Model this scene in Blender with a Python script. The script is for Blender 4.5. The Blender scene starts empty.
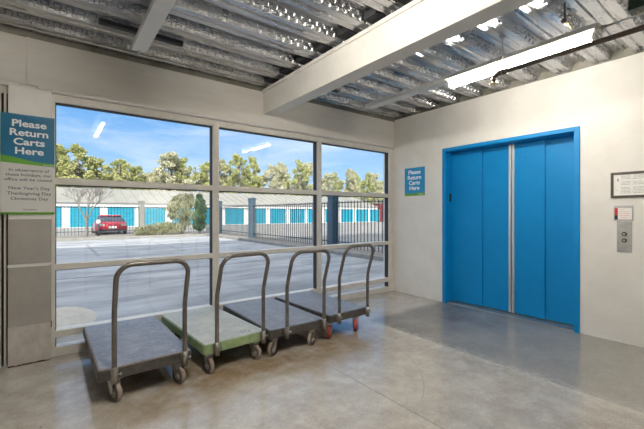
import bpy, bmesh, math, random
from mathutils import Vector, Matrix
R = math.radians
C = bpy.context.scene.collection
scene = bpy.context.scene

# ------------------------------------------------------------------ camera, world, sun, exposure
cam_d = bpy.data.cameras.new('camera'); cam = bpy.data.objects.new('camera', cam_d); C.objects.link(cam)
cam.location = (0, 0, 1.35)
cam.rotation_euler = (R(90), 0, -0.648)
cam_d.sensor_width = 36; cam_d.lens = 354 / 644 * 36
cam_d.shift_y = -0.0013; cam_d.clip_start = 0.05; cam_d.clip_end = 600
scene.camera = cam

scene.view_settings.view_transform = 'Standard'
scene.view_settings.look = 'None'
scene.view_settings.gamma = 1
scene.view_settings.use_curve_mapping = False
scene.view_settings.exposure = 0.36

SKY_STRENGTH = 1.0
SUN_STRENGTH = 5.5
TUBE = 215.0

world = bpy.data.worlds.new('sky'); scene.world = world; world.use_nodes = True
nt = world.node_tree; nt.nodes.clear()
def wn(t, **k):
    n = nt.nodes.new(t)
    for a, b in k.items(): setattr(n, a, b)
    return n
tc = wn('ShaderNodeTexCoord'); sep = wn('ShaderNodeSeparateXYZ'); nt.links.new(tc.outputs['Generated'], sep.inputs[0])
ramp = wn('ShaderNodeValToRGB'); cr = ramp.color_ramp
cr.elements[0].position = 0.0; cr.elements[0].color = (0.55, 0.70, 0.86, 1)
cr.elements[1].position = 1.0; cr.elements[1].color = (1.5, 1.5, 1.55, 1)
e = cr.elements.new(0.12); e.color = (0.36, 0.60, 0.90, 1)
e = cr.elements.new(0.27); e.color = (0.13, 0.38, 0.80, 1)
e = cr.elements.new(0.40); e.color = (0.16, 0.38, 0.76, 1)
e = cr.elements.new(0.62); e.color = (1.2, 1.25, 1.35, 1)  # sky from here up is out of view, brightened as added fill
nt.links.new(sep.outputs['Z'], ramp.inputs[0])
mp = wn('ShaderNodeMapping'); mp.inputs['Scale'].default_value = (1.2, 1.2, 5.5); mp.inputs['Rotation'].default_value = (0.25, 0.1, 0.4)
nt.links.new(tc.outputs['Generated'], mp.inputs[0])
nz = wn('ShaderNodeTexNoise'); nz.inputs['Scale'].default_value = 2.3; nz.inputs['Detail'].default_value = 7; nz.inputs['Roughness'].default_value = 0.6; nz.inputs['Distortion'].default_value = 0.4
nt.links.new(mp.outputs[0], nz.inputs['Vector'])
cr2 = wn('ShaderNodeValToRGB'); cr2.color_ramp.elements[0].position = 0.44; cr2.color_ramp.elements[1].position = 0.72
cr2.color_ramp.elements[1].color = (0.75, 0.75, 0.75, 1)
nt.links.new(nz.outputs['Fac'], cr2.inputs[0])
mx = wn('ShaderNodeMixRGB'); mx.inputs['Color2'].default_value = (0.80, 0.88, 0.97, 1)
nt.links.new(cr2.outputs[0], mx.inputs['Fac']); nt.links.new(ramp.outputs[0], mx.inputs['Color1'])
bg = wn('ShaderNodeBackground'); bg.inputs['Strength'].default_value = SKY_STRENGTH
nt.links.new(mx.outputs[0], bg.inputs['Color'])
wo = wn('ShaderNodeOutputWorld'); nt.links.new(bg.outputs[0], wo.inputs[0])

sd = bpy.data.lights.new('sun', 'SUN'); sd.energy = SUN_STRENGTH; sd.angle = R(0.6); sd.color = (1.0, 0.93, 0.80)
sun = bpy.data.objects.new('sun', sd); C.objects.link(sun)
sun.rotation_euler = Vector((0.50, 0.86, -0.62)).to_track_quat('-Z', 'Y').to_euler()

# ------------------------------------------------------------------ key places (metres; camera stands at x = y = 0)
YW = 4.216      # inner face of the window wall
XE = 4.735      # face of the elevator wall
XL, YB = -4.0, -3.0
ZC = 3.0        # underside of the steel deck
WT = 2.95       # top of the painted walls

# ------------------------------------------------------------------ materials
def mat(name, color, rough=0.5, metal=0.0, color2=None, nscale=8, detail=4, lo=0.35, hi=0.65, bump=0.0, bscale=60,
        rough2=None, stretch=None, emit=None, spec=None, coat=0):
    m = bpy.data.materials.new(name); m.use_nodes = True
    n = m.node_tree; b = n.nodes['Principled BSDF']
    b.inputs['Base Color'].default_value = (*color, 1); b.inputs['Roughness'].default_value = rough; b.inputs['Metallic'].default_value = metal
    if spec is not None: b.inputs['Specular IOR Level'].default_value = spec
    if coat: b.inputs['Coat Weight'].default_value = coat; b.inputs['Coat Roughness'].default_value = 0.1
    tcn = n.nodes.new('ShaderNodeTexCoord'); vec = tcn.outputs['Object']
    if stretch:
        mpp = n.nodes.new('ShaderNodeMapping'); mpp.inputs['Scale'].default_value = stretch
        n.links.new(vec, mpp.inputs[0]); vec = mpp.outputs[0]
    if color2 is not None or rough2 is not None:
        t = n.nodes.new('ShaderNodeTexNoise'); t.inputs['Scale'].default_value = nscale; t.inputs['Detail'].default_value = detail; t.inputs['Roughness'].default_value = 0.62
        n.links.new(vec, t.inputs['Vector'])
        mr = n.nodes.new('ShaderNodeMapRange'); mr.inputs['From Min'].default_value = lo; mr.inputs['From Max'].default_value = hi
        n.links.new(t.outputs['Fac'], mr.inputs['Value'])
        if color2 is not None:
            x = n.nodes.new('ShaderNodeMixRGB'); x.inputs['Color1'].default_value = (*color, 1); x.inputs['Color2'].default_value = (*color2, 1)
            n.links.new(mr.outputs[0], x.inputs['Fac']); n.links.new(x.outputs[0], b.inputs['Base Color'])
        if rough2 is not None:
            q = n.nodes.new('ShaderNodeMapRange'); q.inputs['To Min'].default_value = rough; q.inputs['To Max'].default_value = rough2
            n.links.new(mr.outputs[0], q.inputs['Value']); n.links.new(q.outputs[0], b.inputs['Roughness'])
    if bump:
        t2 = n.nodes.new('ShaderNodeTexNoise'); t2.inputs['Scale'].default_value = bscale; t2.inputs['Detail'].default_value = 5
        n.links.new(vec, t2.inputs['Vector'])
        bp = n.nodes.new('ShaderNodeBump'); bp.inputs['Strength'].default_value = bump; bp.inputs['Distance'].default_value = 0.01
        n.links.new(t2.outputs['Fac'], bp.inputs['Height']); n.links.new(bp.outputs[0], b.inputs['Normal'])
    if emit: b.inputs['Emission Color'].default_value = (*color, 1); b.inputs['Emission Strength'].default_value = emit
    return m

def floor_mat():
    m = bpy.data.materials.new('polished concrete'); m.use_nodes = True
    n = m.node_tree; L = n.links.new; b = n.nodes['Principled BSDF']
    tcn = n.nodes.new('ShaderNodeTexCoord'); vec = tcn.outputs['Object']
    def noise(sc, det=5, ro=0.6, dist=0.0, st=None):
        v = vec
        if st:
            mm = n.nodes.new('ShaderNodeMapping'); mm.inputs['Scale'].default_value = st; L(v, mm.inputs[0]); v = mm.outputs[0]
        t = n.nodes.new('ShaderNodeTexNoise'); t.inputs['Scale'].default_value = sc; t.inputs['Detail'].default_value = det
        t.inputs['Roughness'].default_value = ro; t.inputs['Distortion'].default_value = dist; L(v, t.inputs['Vector']); return t.outputs['Fac']
    def rng(v, a, b_, c=0.0, d=1.0):
        r = n.nodes.new('ShaderNodeMapRange'); r.inputs[1].default_value = a; r.inputs[2].default_value = b_; r.inputs[3].default_value = c; r.inputs[4].default_value = d
        L(v, r.inputs[0]); return r.outputs[0]
    def mix(f, c1, c2):
        x = n.nodes.new('ShaderNodeMixRGB')
        for s, c in (('Color1', c1), ('Color2', c2)):
            if isinstance(c, tuple): x.inputs[s].default_value = (*c, 1)
            else: L(c, x.inputs[s])
        if isinstance(f, float): x.inputs['Fac'].default_value = f
        else: L(f, x.inputs['Fac'])
        return x.outputs[0]
    def math_(op, a, b_=None):
        x = n.nodes.new('ShaderNodeMath'); x.operation = op
        for i, q in enumerate((a, b_)):
            if q is None: continue
            if isinstance(q, (int, float)): x.inputs[i].default_value = q
            else: L(q, x.inputs[i])
        return x.outputs[0]
    sp = n.nodes.new('ShaderNodeSeparateXYZ'); L(vec, sp.inputs[0]); X, Y = sp.outputs['X'], sp.outputs['Y']
    # the slab left of the joint is tan grey, the slab before the elevator is a darker blue grey
    slabx = rng(X, 3.185, 3.20)
    slaby = rng(math_('ADD', Y, math_('MULTIPLY', noise(1.5), 0.25)), 3.42, 3.28)
    dark = math_('MULTIPLY', slabx, slaby)
    base = mix(rng(noise(0.9, 9, 0.7), 0.25, 0.75), (0.31, 0.275, 0.23), (0.53, 0.495, 0.44))
    base = mix(rng(noise(5, 8, 0.75), 0.42, 0.82), base, (0.62, 0.59, 0.54))
    d2 = mix(rng(noise(1.3, 9, 0.72), 0.25, 0.75), (0.115, 0.110, 0.102), (0.31, 0.295, 0.27))
    near = rng(math_('ADD', Y, math_('MULTIPLY', noise(1.7, 6), 0.9)), 3.1, 1.0)         # the dark slab pales away from the elevator doorway
    d2 = mix(math_('MULTIPLY', near, 0.8), d2, (0.42, 0.395, 0.35))
    col = mix(dark, base, d2)
    # brown stain where the carts are parked
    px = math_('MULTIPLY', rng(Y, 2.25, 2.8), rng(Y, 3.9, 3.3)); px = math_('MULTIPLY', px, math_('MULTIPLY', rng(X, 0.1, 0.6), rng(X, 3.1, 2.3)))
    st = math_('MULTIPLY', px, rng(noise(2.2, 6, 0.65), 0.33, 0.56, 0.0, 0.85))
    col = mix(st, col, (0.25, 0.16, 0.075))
    # pale gritty wear along the joint and left near the column
    sc = rng(noise(75, 6, 0.85), 0.58, 0.66); zone = rng(noise(1.1, 3), 0.46, 0.58)
    col = mix(math_('MULTIPLY', math_('MULTIPLY', sc, zone), 0.75), col, (0.80, 0.78, 0.72))
    jn = rng(math_('ABSOLUTE', math_('SUBTRACT', X, 3.17)), 0.13, 0.0)
    col = mix(math_('MULTIPLY', jn, rng(noise(16, 6, 0.8), 0.42, 0.62, 0.0, 0.55)), col, (0.68, 0.65, 0.59))
    # dark specks
    col = mix(rng(noise(11, 2, 0.5, 0.0), 0.765, 0.79), col, (0.08, 0.06, 0.05))
    fine = math_('MULTIPLY', rng(noise(70, 5, 0.8), 0.3, 0.7, 0.84, 1.12), rng(noise(9, 8, 0.8), 0.3, 0.7, 0.88, 1.08))
    vm = n.nodes.new('ShaderNodeVectorMath'); vm.operation = 'SCALE'; L(col, vm.inputs[0]); L(fine, vm.inputs['Scale'])
    L(vm.outputs[0], b.inputs['Base Color'])
    L(rng(noise(2.6, 6, 0.65), 0.3, 0.7, 0.08, 0.24), b.inputs['Roughness'])
    b.inputs['Specular IOR Level'].default_value = 0.8
    bp = n.nodes.new('ShaderNodeBump'); bp.inputs['Strength'].default_value = 0.12; bp.inputs['Distance'].default_value = 0.004
    L(noise(22, 6, 0.7), bp.inputs['Height']); L(bp.outputs[0], b.inputs['Normal'])
    return m

def glass_mat():
    m = bpy.data.materials.new('window glass'); m.use_nodes = True
    n = m.node_tree; n.nodes.clear(); L = n.links.new
    o = n.nodes.new('ShaderNodeOutputMaterial'); t = n.nodes.new('ShaderNodeBsdfTransparent'); t.inputs[0].default_value = (0.965, 0.98, 0.985, 1)
    g = n.nodes.new('ShaderNodeBsdfGlossy'); g.inputs['Roughness'].default_value = 0.0
    lw = n.nodes.new('ShaderNodeLayerWeight'); lw.inputs['Blend'].default_value = 0.5
    pw = n.nodes.new('ShaderNodeMath'); pw.operation = 'POWER'; L(lw.outputs['Facing'], pw.inputs[0]); pw.inputs[1].default_value = 5
    f = n.nodes.new('ShaderNodeMath'); f.operation = 'MULTIPLY_ADD'; L(pw.outputs[0], f.inputs[0]); f.inputs[1].default_value = 0.8; f.inputs[2].default_value = 0.045
    x = n.nodes.new('ShaderNodeMixShader'); L(f.outputs[0], x.inputs[0]); L(t.outputs[0], x.inputs[1]); L(g.outputs[0], x.inputs[2]); L(x.outputs[0], o.inputs[0])
    return m

M = {}
M['floor'] = floor_mat()
M['glass'] = glass_mat()
M['wall'] = mat('cream wall paint', (0.72, 0.69, 0.64), 0.6, color2=(0.78, 0.755, 0.71), nscale=2.5, bump=0.25, bscale=25)
M['header'] = mat('beige header paint', (0.74, 0.705, 0.65), 0.5, color2=(0.80, 0.77, 0.715), nscale=3, stretch=(0.5, 1, 3), bump=0.15, bscale=18)
M['beam'] = mat('off white beam paint', (0.76, 0.735, 0.69), 0.42, color2=(0.70, 0.675, 0.63), nscale=5, bump=0.08, bscale=30)
M['strip'] = mat('white enamel', (0.80, 0.80, 0.79), 0.35, color2=(0.74, 0.74, 0.73), nscale=9)
M['galv'] = mat('galvanised deck steel', (0.46, 0.47, 0.49), 0.24, 1.0, color2=(0.60, 0.61, 0.63), nscale=5, lo=0.3, hi=0.7, rough2=0.32, stretch=(0.4, 2, 2))
M['closure'] = mat('deck closure steel', (0.20, 0.19, 0.155), 0.55, 0.3, color2=(0.30, 0.29, 0.25), nscale=6)
M['alu'] = mat('painted window frame', (0.66, 0.625, 0.57), 0.38, 0.05, color2=(0.72, 0.69, 0.63), nscale=12)
M['gasket'] = mat('black gasket', (0.03, 0.03, 0.035), 0.6)
M['panel'] = mat('worn column metal', (0.40, 0.38, 0.355), 0.40, 0.3, color2=(0.48, 0.455, 0.42), nscale=3, bump=0.2, bscale=8)
M['kick'] = mat('dented kick plate', (0.50, 0.475, 0.44), 0.32, 0.3, color2=(0.66, 0.63, 0.59), nscale=7, bump=0.7, bscale=9)
M['white'] = mat('white panel', (0.84, 0.82, 0.78), 0.45, color2=(0.79, 0.77, 0.73), nscale=4)
M['rust'] = mat('rust', (0.16, 0.07, 0.03), 0.8, color2=(0.07, 0.035, 0.02), nscale=40)
M['blue'] = mat('elevator blue paint', (0.0, 0.205, 0.50), 0.45, color2=(0.001, 0.23, 0.55), nscale=1.6, spec=0.3, bump=0.05, bscale=12)
M['steel'] = mat('brushed steel', (0.88, 0.88, 0.88), 0.3, 0.8, color2=(0.75, 0.75, 0.76), nscale=30, stretch=(1, 1, 0.05))
M['steelplate'] = mat('dull steel plate', (0.42, 0.42, 0.41), 0.38, 0.8, color2=(0.5, 0.5, 0.49), nscale=25)
M['black'] = mat('black plastic', (0.015, 0.015, 0.016), 0.45, color2=(0.03, 0.03, 0.03), nscale=20)
M['darkframe'] = mat('dark bronze frame', (0.045, 0.035, 0.025), 0.4, color2=(0.07, 0.055, 0.04), nscale=30)
M['paper'] = mat('white paper', (0.85, 0.84, 0.80), 0.6, color2=(0.8, 0.79, 0.76), nscale=10)
M['ink'] = mat('grey print', (0.35, 0.34, 0.33), 0.6)
M['inkdark'] = mat('dark print', (0.05, 0.06, 0.09), 0.6)
M['textwhite'] = mat('white print', (0.85, 0.87, 0.88), 0.5)
M['red'] = mat('red label', (0.62, 0.03, 0.02), 0.45)
M['signblue'] = mat('sign blue', (0.0, 0.135, 0.27), 0.4, color2=(0.004, 0.155, 0.30), nscale=2)
M['signblue2'] = mat('small sign blue', (0.01, 0.26, 0.52), 0.4)
M['signgreen'] = mat('sign green', (0.12, 0.36, 0.03), 0.4)
M['signwhite'] = mat('sign white', (0.70, 0.69, 0.66), 0.45, color2=(0.66, 0.65, 0.62), nscale=3)
M['tube'] = mat('lit lamp tube', (1.0, 0.94, 0.84), 0.3, emit=TUBE)
M['tubedim'] = mat('dimmed lit lamp tube', (1.0, 0.94, 0.84), 0.3, emit=TUBE*0.5)  # emission lowered so the wall beside the right fixture does not clip
M['pipe'] = mat('dark iron pipe', (0.085, 0.065, 0.055), 0.45, 0.5, color2=(0.13, 0.10, 0.085), nscale=14)
M['brass'] = mat('brass fitting', (0.72, 0.56, 0.28), 0.25, 1.0)
M['handle'] = mat('bronze grey tube', (0.15, 0.135, 0.12), 0.36, 0.5, color2=(0.22, 0.20, 0.18), nscale=18, lo=0.4, hi=0.8)
M['socket'] = mat('zinc socket', (0.33, 0.31, 0.28), 0.4, 0.7, color2=(0.22, 0.2, 0.18), nscale=25)
M['deckblack'] = mat('black deck body', (0.05, 0.045, 0.043), 0.5, color2=(0.10, 0.088, 0.08), nscale=20, bump=0.2, bscale=60)
M['decktan'] = mat('tan deck edge', (0.36, 0.27, 0.20), 0.6, color2=(0.22, 0.17, 0.13), nscale=30)
def worn(name, a, b_, c, rough=0.42):
    m = mat(name, a, rough, color2=b_, nscale=5.5, detail=8, lo=0.38, hi=0.62, rough2=rough + 0.2, bump=0.35, bscale=45)
    n = m.node_tree; b = n.nodes['Principled BSDF']; old = b.inputs['Base Color'].links[0].from_socket
    w = n.nodes.new('ShaderNodeTexNoise'); w.inputs['Scale'].default_value = 16; w.inputs['Detail'].default_value = 8; w.inputs['Roughness'].default_value = 0.75; w.inputs['Distortion'].default_value = 1.5
    t = [q for q in n.nodes if q.type == 'TEX_COORD'][0]; n.links.new(t.outputs['Object'], w.inputs['Vector'])
    mr = n.nodes.new('ShaderNodeMapRange'); mr.inputs['From Min'].default_value = 0.52; mr.inputs['From Max'].default_value = 0.72; mr.inputs['To Max'].default_value = 0.8
    n.links.new(w.outputs['Fac'], mr.inputs['Value'])
    x = n.nodes.new('ShaderNodeMixRGB'); x.inputs['Color2'].default_value = (*c, 1); n.links.new(mr.outputs[0], x.inputs['Fac']); n.links.new(old, x.inputs['Color1'])
    n.links.new(x.outputs[0], b.inputs['Base Color']); return m
M['topblue'] = worn('scuffed slate deck top', (0.16, 0.175, 0.225), (0.29, 0.31, 0.37), (0.52, 0.54, 0.57), 0.34)
M['topslate'] = worn('worn slate deck top', (0.17, 0.18, 0.22), (0.28, 0.30, 0.35), (0.46, 0.47, 0.50), 0.34)
M['topgreen'] = worn('faded green deck top', (0.40, 0.43, 0.40), (0.56, 0.57, 0.53), (0.68, 0.68, 0.64), 0.4)
M['deckgreen'] = mat('green deck body', (0.20, 0.30, 0.13), 0.45, color2=(0.32, 0.42, 0.22), nscale=14, bump=0.2, bscale=50)
M['tire'] = mat('grey brown rubber', (0.06, 0.05, 0.045), 0.6, color2=(0.12, 0.10, 0.085), nscale=30)
M['treadtan'] = mat('tan worn tread', (0.27, 0.215, 0.175), 0.65, color2=(0.36, 0.30, 0.25), nscale=25)
M['tiredark'] = mat('dark rubber band', (0.03, 0.027, 0.025), 0.6)
M['tirered'] = mat('red caster wheel', (0.40, 0.055, 0.03), 0.5, color2=(0.28, 0.04, 0.03), nscale=25)
M['hub'] = mat('pale hub', (0.62, 0.58, 0.50), 0.4, color2=(0.4, 0.37, 0.33), nscale=40)
M['fork'] = mat('zinc fork', (0.5, 0.49, 0.46), 0.32, 0.9)
# outdoors
M['asphalt'] = mat('asphalt', (0.25, 0.26, 0.28), 0.8, color2=(0.50, 0.51, 0.53), nscale=0.9, detail=9, bump=0.5, bscale=90, lo=0.38, hi=0.66, stretch=(0.5, 1.5, 1))
M['farpave'] = mat('pale pavement', (0.24, 0.23, 0.215), 0.9, color2=(0.33, 0.315, 0.295), nscale=0.4)
M['kerb'] = mat('kerb concrete', (0.24, 0.235, 0.22), 0.85, color2=(0.32, 0.31, 0.29), nscale=3)
M['mulch'] = mat('bare soil', (0.19, 0.17, 0.145), 0.95, color2=(0.30, 0.275, 0.245), nscale=9)
M['paleconc'] = mat('pale concrete patch', (0.62, 0.57, 0.48), 0.85, color2=(0.50, 0.46, 0.40), nscale=6)
M['ironblue'] = mat('dark fence iron', (0.035, 0.05, 0.065), 0.5)
M['postblue'] = mat('slate blue post', (0.055, 0.095, 0.135), 0.6, color2=(0.085, 0.13, 0.17), nscale=12)
M['postgrey'] = mat('grey post', (0.20, 0.20, 0.19), 0.7, color2=(0.27, 0.27, 0.25), nscale=12)
M['bwall'] = mat('white storage wall', (0.86, 0.85, 0.82), 0.7, color2=(0.8, 0.79, 0.77), nscale=1)
M['teal'] = mat('teal roll up door', (0.02, 0.32, 0.46), 0.5, color2=(0.03, 0.38, 0.52), nscale=2)
M['roof'] = mat('grey metal roof', (0.27, 0.265, 0.235), 0.9, color2=(0.32, 0.31, 0.285), nscale=0.5)
M['redwall'] = mat('dark red wall', (0.33, 0.045, 0.05), 0.6)
M['brick'] = mat('tan outer wall', (0.45, 0.42, 0.37), 0.8, color2=(0.5, 0.47, 0.42), nscale=2)
M['carred'] = mat('red car paint', (0.50, 0.02, 0.05), 0.25, 0.3, coat=0.6)
M['carglass'] = mat('dark car glass', (0.05, 0.07, 0.10), 0.08)
M['taillight'] = mat('tail lamp', (0.7, 0.12, 0.08), 0.2)
M['bark'] = mat('grey bark', (0.19, 0.17, 0.155), 0.9, color2=(0.28, 0.26, 0.24), nscale=15)
def leafmat(name, a, b_, c):
    m = bpy.data.materials.new(name); m.use_nodes = True; n = m.node_tree; b = n.nodes['Principled BSDF']
    b.inputs['Roughness'].default_value = 0.75
    tcn = n.nodes.new('ShaderNodeTexCoord'); t = n.nodes.new('ShaderNodeTexNoise'); t.inputs['Scale'].default_value = 1.7; t.inputs['Detail'].default_value = 6
    n.links.new(tcn.outputs['Object'], t.inputs['Vector'])
    r = n.nodes.new('ShaderNodeValToRGB'); r.color_ramp.elements[0].position = 0.35; r.color_ramp.elements[0].color = (*a, 1)
    r.color_ramp.elements[1].position = 0.68; r.color_ramp.elements[1].color = (*c, 1); q = r.color_ramp.elements.new(0.5); q.color = (*b_, 1)
    n.links.new(t.outputs['Fac'], r.inputs[0]); n.links.new(r.outputs[0], b.inputs['Base Color'])
    return m
M['leafpine'] = leafmat('pine foliage', (0.20, 0.25, 0.07), (0.38, 0.40, 0.14), (0.60, 0.55, 0.30))
M['leafgrey'] = leafmat('dry crown foliage', (0.32, 0.33, 0.17), (0.50, 0.48, 0.30), (0.72, 0.67, 0.52))
M['leafdark'] = leafmat('dark shrub foliage', (0.03, 0.07, 0.04), (0.06, 0.12, 0.06), (0.12, 0.18, 0.10))
M['leafolive'] = leafmat('olive shrub foliage', (0.14, 0.15, 0.07), (0.24, 0.25, 0.12), (0.36, 0.36, 0.22))

# ------------------------------------------------------------------ helpers
class MB:
    def __init__(s): s.v = []; s.f = []; s.smooth = []
    def add(s, vs, fs, smooth=False):
        k = len(s.v); s.v += [tuple(v) for v in vs]; s.f += [tuple(k + i for i in f) for f in fs]; s.smooth += [smooth] * len(fs)
        return s
    def box(s, a, b, rot=None, piv=None):
        (x0, y0, z0), (x1, y1, z1) = a, b
        vs = [Vector(p) for p in ((x0,y0,z0),(x1,y0,z0),(x1,y1,z0),(x0,y1,z0),(x0,y0,z1),(x1,y0,z1),(x1,y1,z1),(x0,y1,z1))]
        if rot is not None:
            pv = Vector(piv) if piv is not None else Vector(((x0+x1)/2,(y0+y1)/2,(z0+z1)/2)); vs = [rot @ (v - pv) + pv for v in vs]
        return s.add(vs, [(0,3,2,1),(4,5,6,7),(0,1,5,4),(1,2,6,5),(2,3,7,6),(3,0,4,7)])
    def prism(s, poly, axis, a, b):      # poly: 2-D outline (ccw), extruded along an axis 0/1/2
        n = len(poly); vs = []
        for t in (a, b):
            for p, q in poly: vs.append({0: (t, p, q), 1: (p, t, q), 2: (p, q, t)}[axis])
        fs = [tuple(range(n)), tuple(range(2*n-1, n-1, -1))] + [(i, i+n, (i+1) % n + n, (i+1) % n) for i in range(n)]
        return s.add(vs, fs)
    def tube(s, pts, r, seg=12, caps=True):
        pts = [Vector(p) for p in pts]; n = len(pts); rs = r if isinstance(r, (list, tuple)) else [r] * n
        t0 = (pts[1] - pts[0]).normalized(); up = Vector((0, 0, 1)) if abs(t0.z) < 0.9 else Vector((1, 0, 0))
        u = t0.cross(up).normalized(); vs = []
        for i, p in enumerate(pts):
            t = (pts[min(i+1, n-1)] - pts[max(i-1, 0)]).normalized()
            u = (u - t * u.dot(t)).normalized(); w = t.cross(u)
            for k in range(seg):
                a = 2*math.pi*k/seg; vs.append(p + (u*math.cos(a) + w*math.sin(a)) * rs[i])
        fs = [(i*seg+k, i*seg+(k+1) % seg, (i+1)*seg+(k+1) % seg, (i+1)*seg+k) for i in range(n-1) for k in range(seg)]
        s.add(vs, fs, True)
        if caps:
            k0 = len(s.v) - n*seg
            s.f += [tuple(k0 + i for i in reversed(range(seg))), tuple(k0 + (n-1)*seg + i for i in range(seg))]; s.smooth += [False, False]
        return s
    def cyl(s, a, b, r, seg=20): return s.tube([a, b], r, seg)
    def lathe(s, prof, c, axis=(0,0,1), seg=28):   # prof: list of (radius, distance along the axis)
        ax = Vector(axis).normalized(); up = Vector((0,0,1)) if abs(ax.z) < 0.9 else Vector((1,0,0)); u = ax.cross(up).normalized(); w = ax.cross(u); c = Vector(c); vs = []
        for r, h in prof:
            for k in range(seg):
                a = 2*math.pi*k/seg; vs.append(c + ax*h + (u*math.cos(a) + w*math.sin(a))*r)
        n = len(prof)
        fs = [(i*seg+k, i*seg+(k+1) % seg, (i+1)*seg+(k+1) % seg, (i+1)*seg+k) for i in range(n-1) for k in range(seg)]
        s.add(vs, fs, True); return s
    def build(s, name, material, parent=None, bevel=0, seg=2, loc=None):
        me = bpy.data.meshes.new(name); me.from_pydata(s.v, [], s.f); me.polygons.foreach_set('use_smooth', s.smooth)
        me.materials.append(material)
        bm = bmesh.new(); bm.from_mesh(me); bmesh.ops.recalc_face_normals(bm, faces=bm.faces); bm.to_mesh(me); bm.free()
        o = bpy.data.objects.new(name, me); C.objects.link(o)
        if parent is not None: o.parent = parent
        if loc is not None: o.location = loc
        if bevel:
            b = o.modifiers.new('bevel', 'BEVEL'); b.width = bevel; b.segments = seg; b.limit_method = 'ANGLE'; b.angle_limit = R(40)
        return o
def box(a, b): return MB().box(a, b)
def tag(o, label, cat, group=None, kind=None):
    if label: o['label'] = label
    if cat: o['category'] = cat
    if group: o['group'] = group
    if kind: o['kind'] = kind
    return o
def struct(o): o['kind'] = 'structure'; return o
def empty(name, loc=(0,0,0), rz=0.0):
    o = bpy.data.objects.new(name, None); C.objects.link(o); o.location = loc; o.rotation_euler = (0,0,rz); o.empty_display_size = 0.1; return o
def copy_tree(o, parent=None):
    c = o.copy(); C.objects.link(c)
    if parent is not None: c.parent = parent
    for ch in [q for q in C.objects if q.parent == o and q != c]: copy_tree(ch, c)
    return c
def text(body, name, size, material, parent, loc, rot, align='CENTER', sx=1.0, off=0.0, ls=1.0, ext=0.0008):
    cu = bpy.data.curves.new(name, 'FONT'); cu.body = body; cu.size = size; cu.align_x = align; cu.align_y = 'CENTER'; cu.extrude = ext; cu.offset = off; cu.space_line = ls; cu.resolution_u = 3
    t = bpy.data.objects.new(name, cu); C.objects.link(t)
    dg = bpy.context.evaluated_depsgraph_get(); me = bpy.data.meshes.new_from_object(t.evaluated_get(dg))
    bpy.data.objects.remove(t); bpy.data.curves.remove(cu)
    me.transform(Matrix.Diagonal((sx, 1, 1, 1))); me.materials.clear(); me.materials.append(material)
    o = bpy.data.objects.new(name, me); C.objects.link(o); o.parent = parent; o.location = loc; o.rotation_euler = rot
    return o

# ------------------------------------------------------------------ large structure
struct(box((XL, YB, -0.12), (XE+0.3, YW-0.04, 0)).build('floor', M['floor']))
# joints cut in the slab: thin dark strips of sealant
for i, (x, y0, y1) in enumerate(((3.185, -3, 3.75), (1.95, -3, 2.72))):
    j = MB(); n = 40; random.seed(i)
    for k in range(n):
        ya, yb = y0+(y1-y0)*k/n, y0+(y1-y0)*(k+1)/n; dx = random.uniform(-.003, .003)
        w = 0.0036
        j.box((x-w+dx, ya, 0.0), (x+w+dx, yb, 0.0008))
    o = j.build('floor_joint', M['closure']); o['kind'] = 'structure'
# round scrape left by a door swing
arc = MB(); pts = []
for k in range(31):
    a = R(-62 + 100*k/30); pts.append((1.55+1.25*math.cos(a), 2.72+1.25*math.sin(a)))
for p, q in zip(pts, pts[1:]):
    d = Vector((q[0]-p[0], q[1]-p[1])).normalized(); nx, ny = -d.y*.0022, d.x*.0022
    arc.add([(p[0]-nx,p[1]-ny,.0006),(q[0]-nx,q[1]-ny,.0006),(q[0]+nx,q[1]+ny,.0006),(p[0]+nx,p[1]+ny,.0006)], [(0,1,2,3)])
o = arc.build('floor_scrape_line', mat('scrape', (0.20, 0.18, 0.155), 0.5)); o['kind'] = 'structure'

# window wall: header above the glazing, pieces beside it
hd = MB(); hd.box((-0.183, YW-0.05, 2.52), (XE, YW+0.16, WT)); hd.box((-1.7, YW-0.045, 2.52), (-0.19, YW+0.16, WT))
hd.box((-0.197, YW-0.056, 2.52), (-0.176, YW-0.04, WT))
hd.box((XL-0.2, YW, 0), (-1.7, YW+0.16, WT))
struct(hd.build('wall_back', M['header'], bevel=0.002))
struct(MB().box((-1.7, YW-0.085, 2.478), (-0.24, YW+0.02, 2.52)).box((-0.125, YW-0.085, 2.478), (XE-0.001, YW+0.02, 2.515)).build('trim_1', M['beam'], bevel=0.012, seg=3))
# right wall with the elevator opening
EY0, EY1, EZ = 1.47, 3.15, 2.30
rw = MB(); T = 0.30
WR = 2.978; rw.box((XE, YB-0.2, 0), (XE+T, EY0, WR)); rw.box((XE, EY1, 0), (XE+T, YW+0.16, WR)); rw.box((XE, EY0, EZ), (XE+T, EY1, WR))
struct(rw.build('wall_right', M['wall']))
# wall behind the camera with a bright doorway, and the left wall
fw = MB(); fw.box((XL-0.2, YB-0.2, 0), (2.0, YB, WT)); fw.box((3.64, YB-0.2, 0), (XE, YB, WT)); fw.box((2.0, YB-0.2, 2.12), (3.64, YB, WT))
struct(fw.build('wall_front', M['header']))
struct(box((XL-0.2, YB-0.2, 0), (XL, YW+0.1, WT)).build('wall_left', M['header']))
cw = MB(); cw.box((1.8, -6.2, 0), (2.0, YB-0.2, 2.6)); cw.box((3.64, -6.2, 0), (3.84, YB-0.2, 2.6)); cw.box((1.8, -6.4, 0), (3.84, -6.2, 2.6)); cw.box((1.8, -6.4, 2.6), (3.84, YB-0.2, 2.7))
struct(cw.build('wall_corridor', M['white']))
struct(box((1.8, -6.4, -0.12), (3.84, YB, 0)).build('floor_corridor', M['farpave']))

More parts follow.
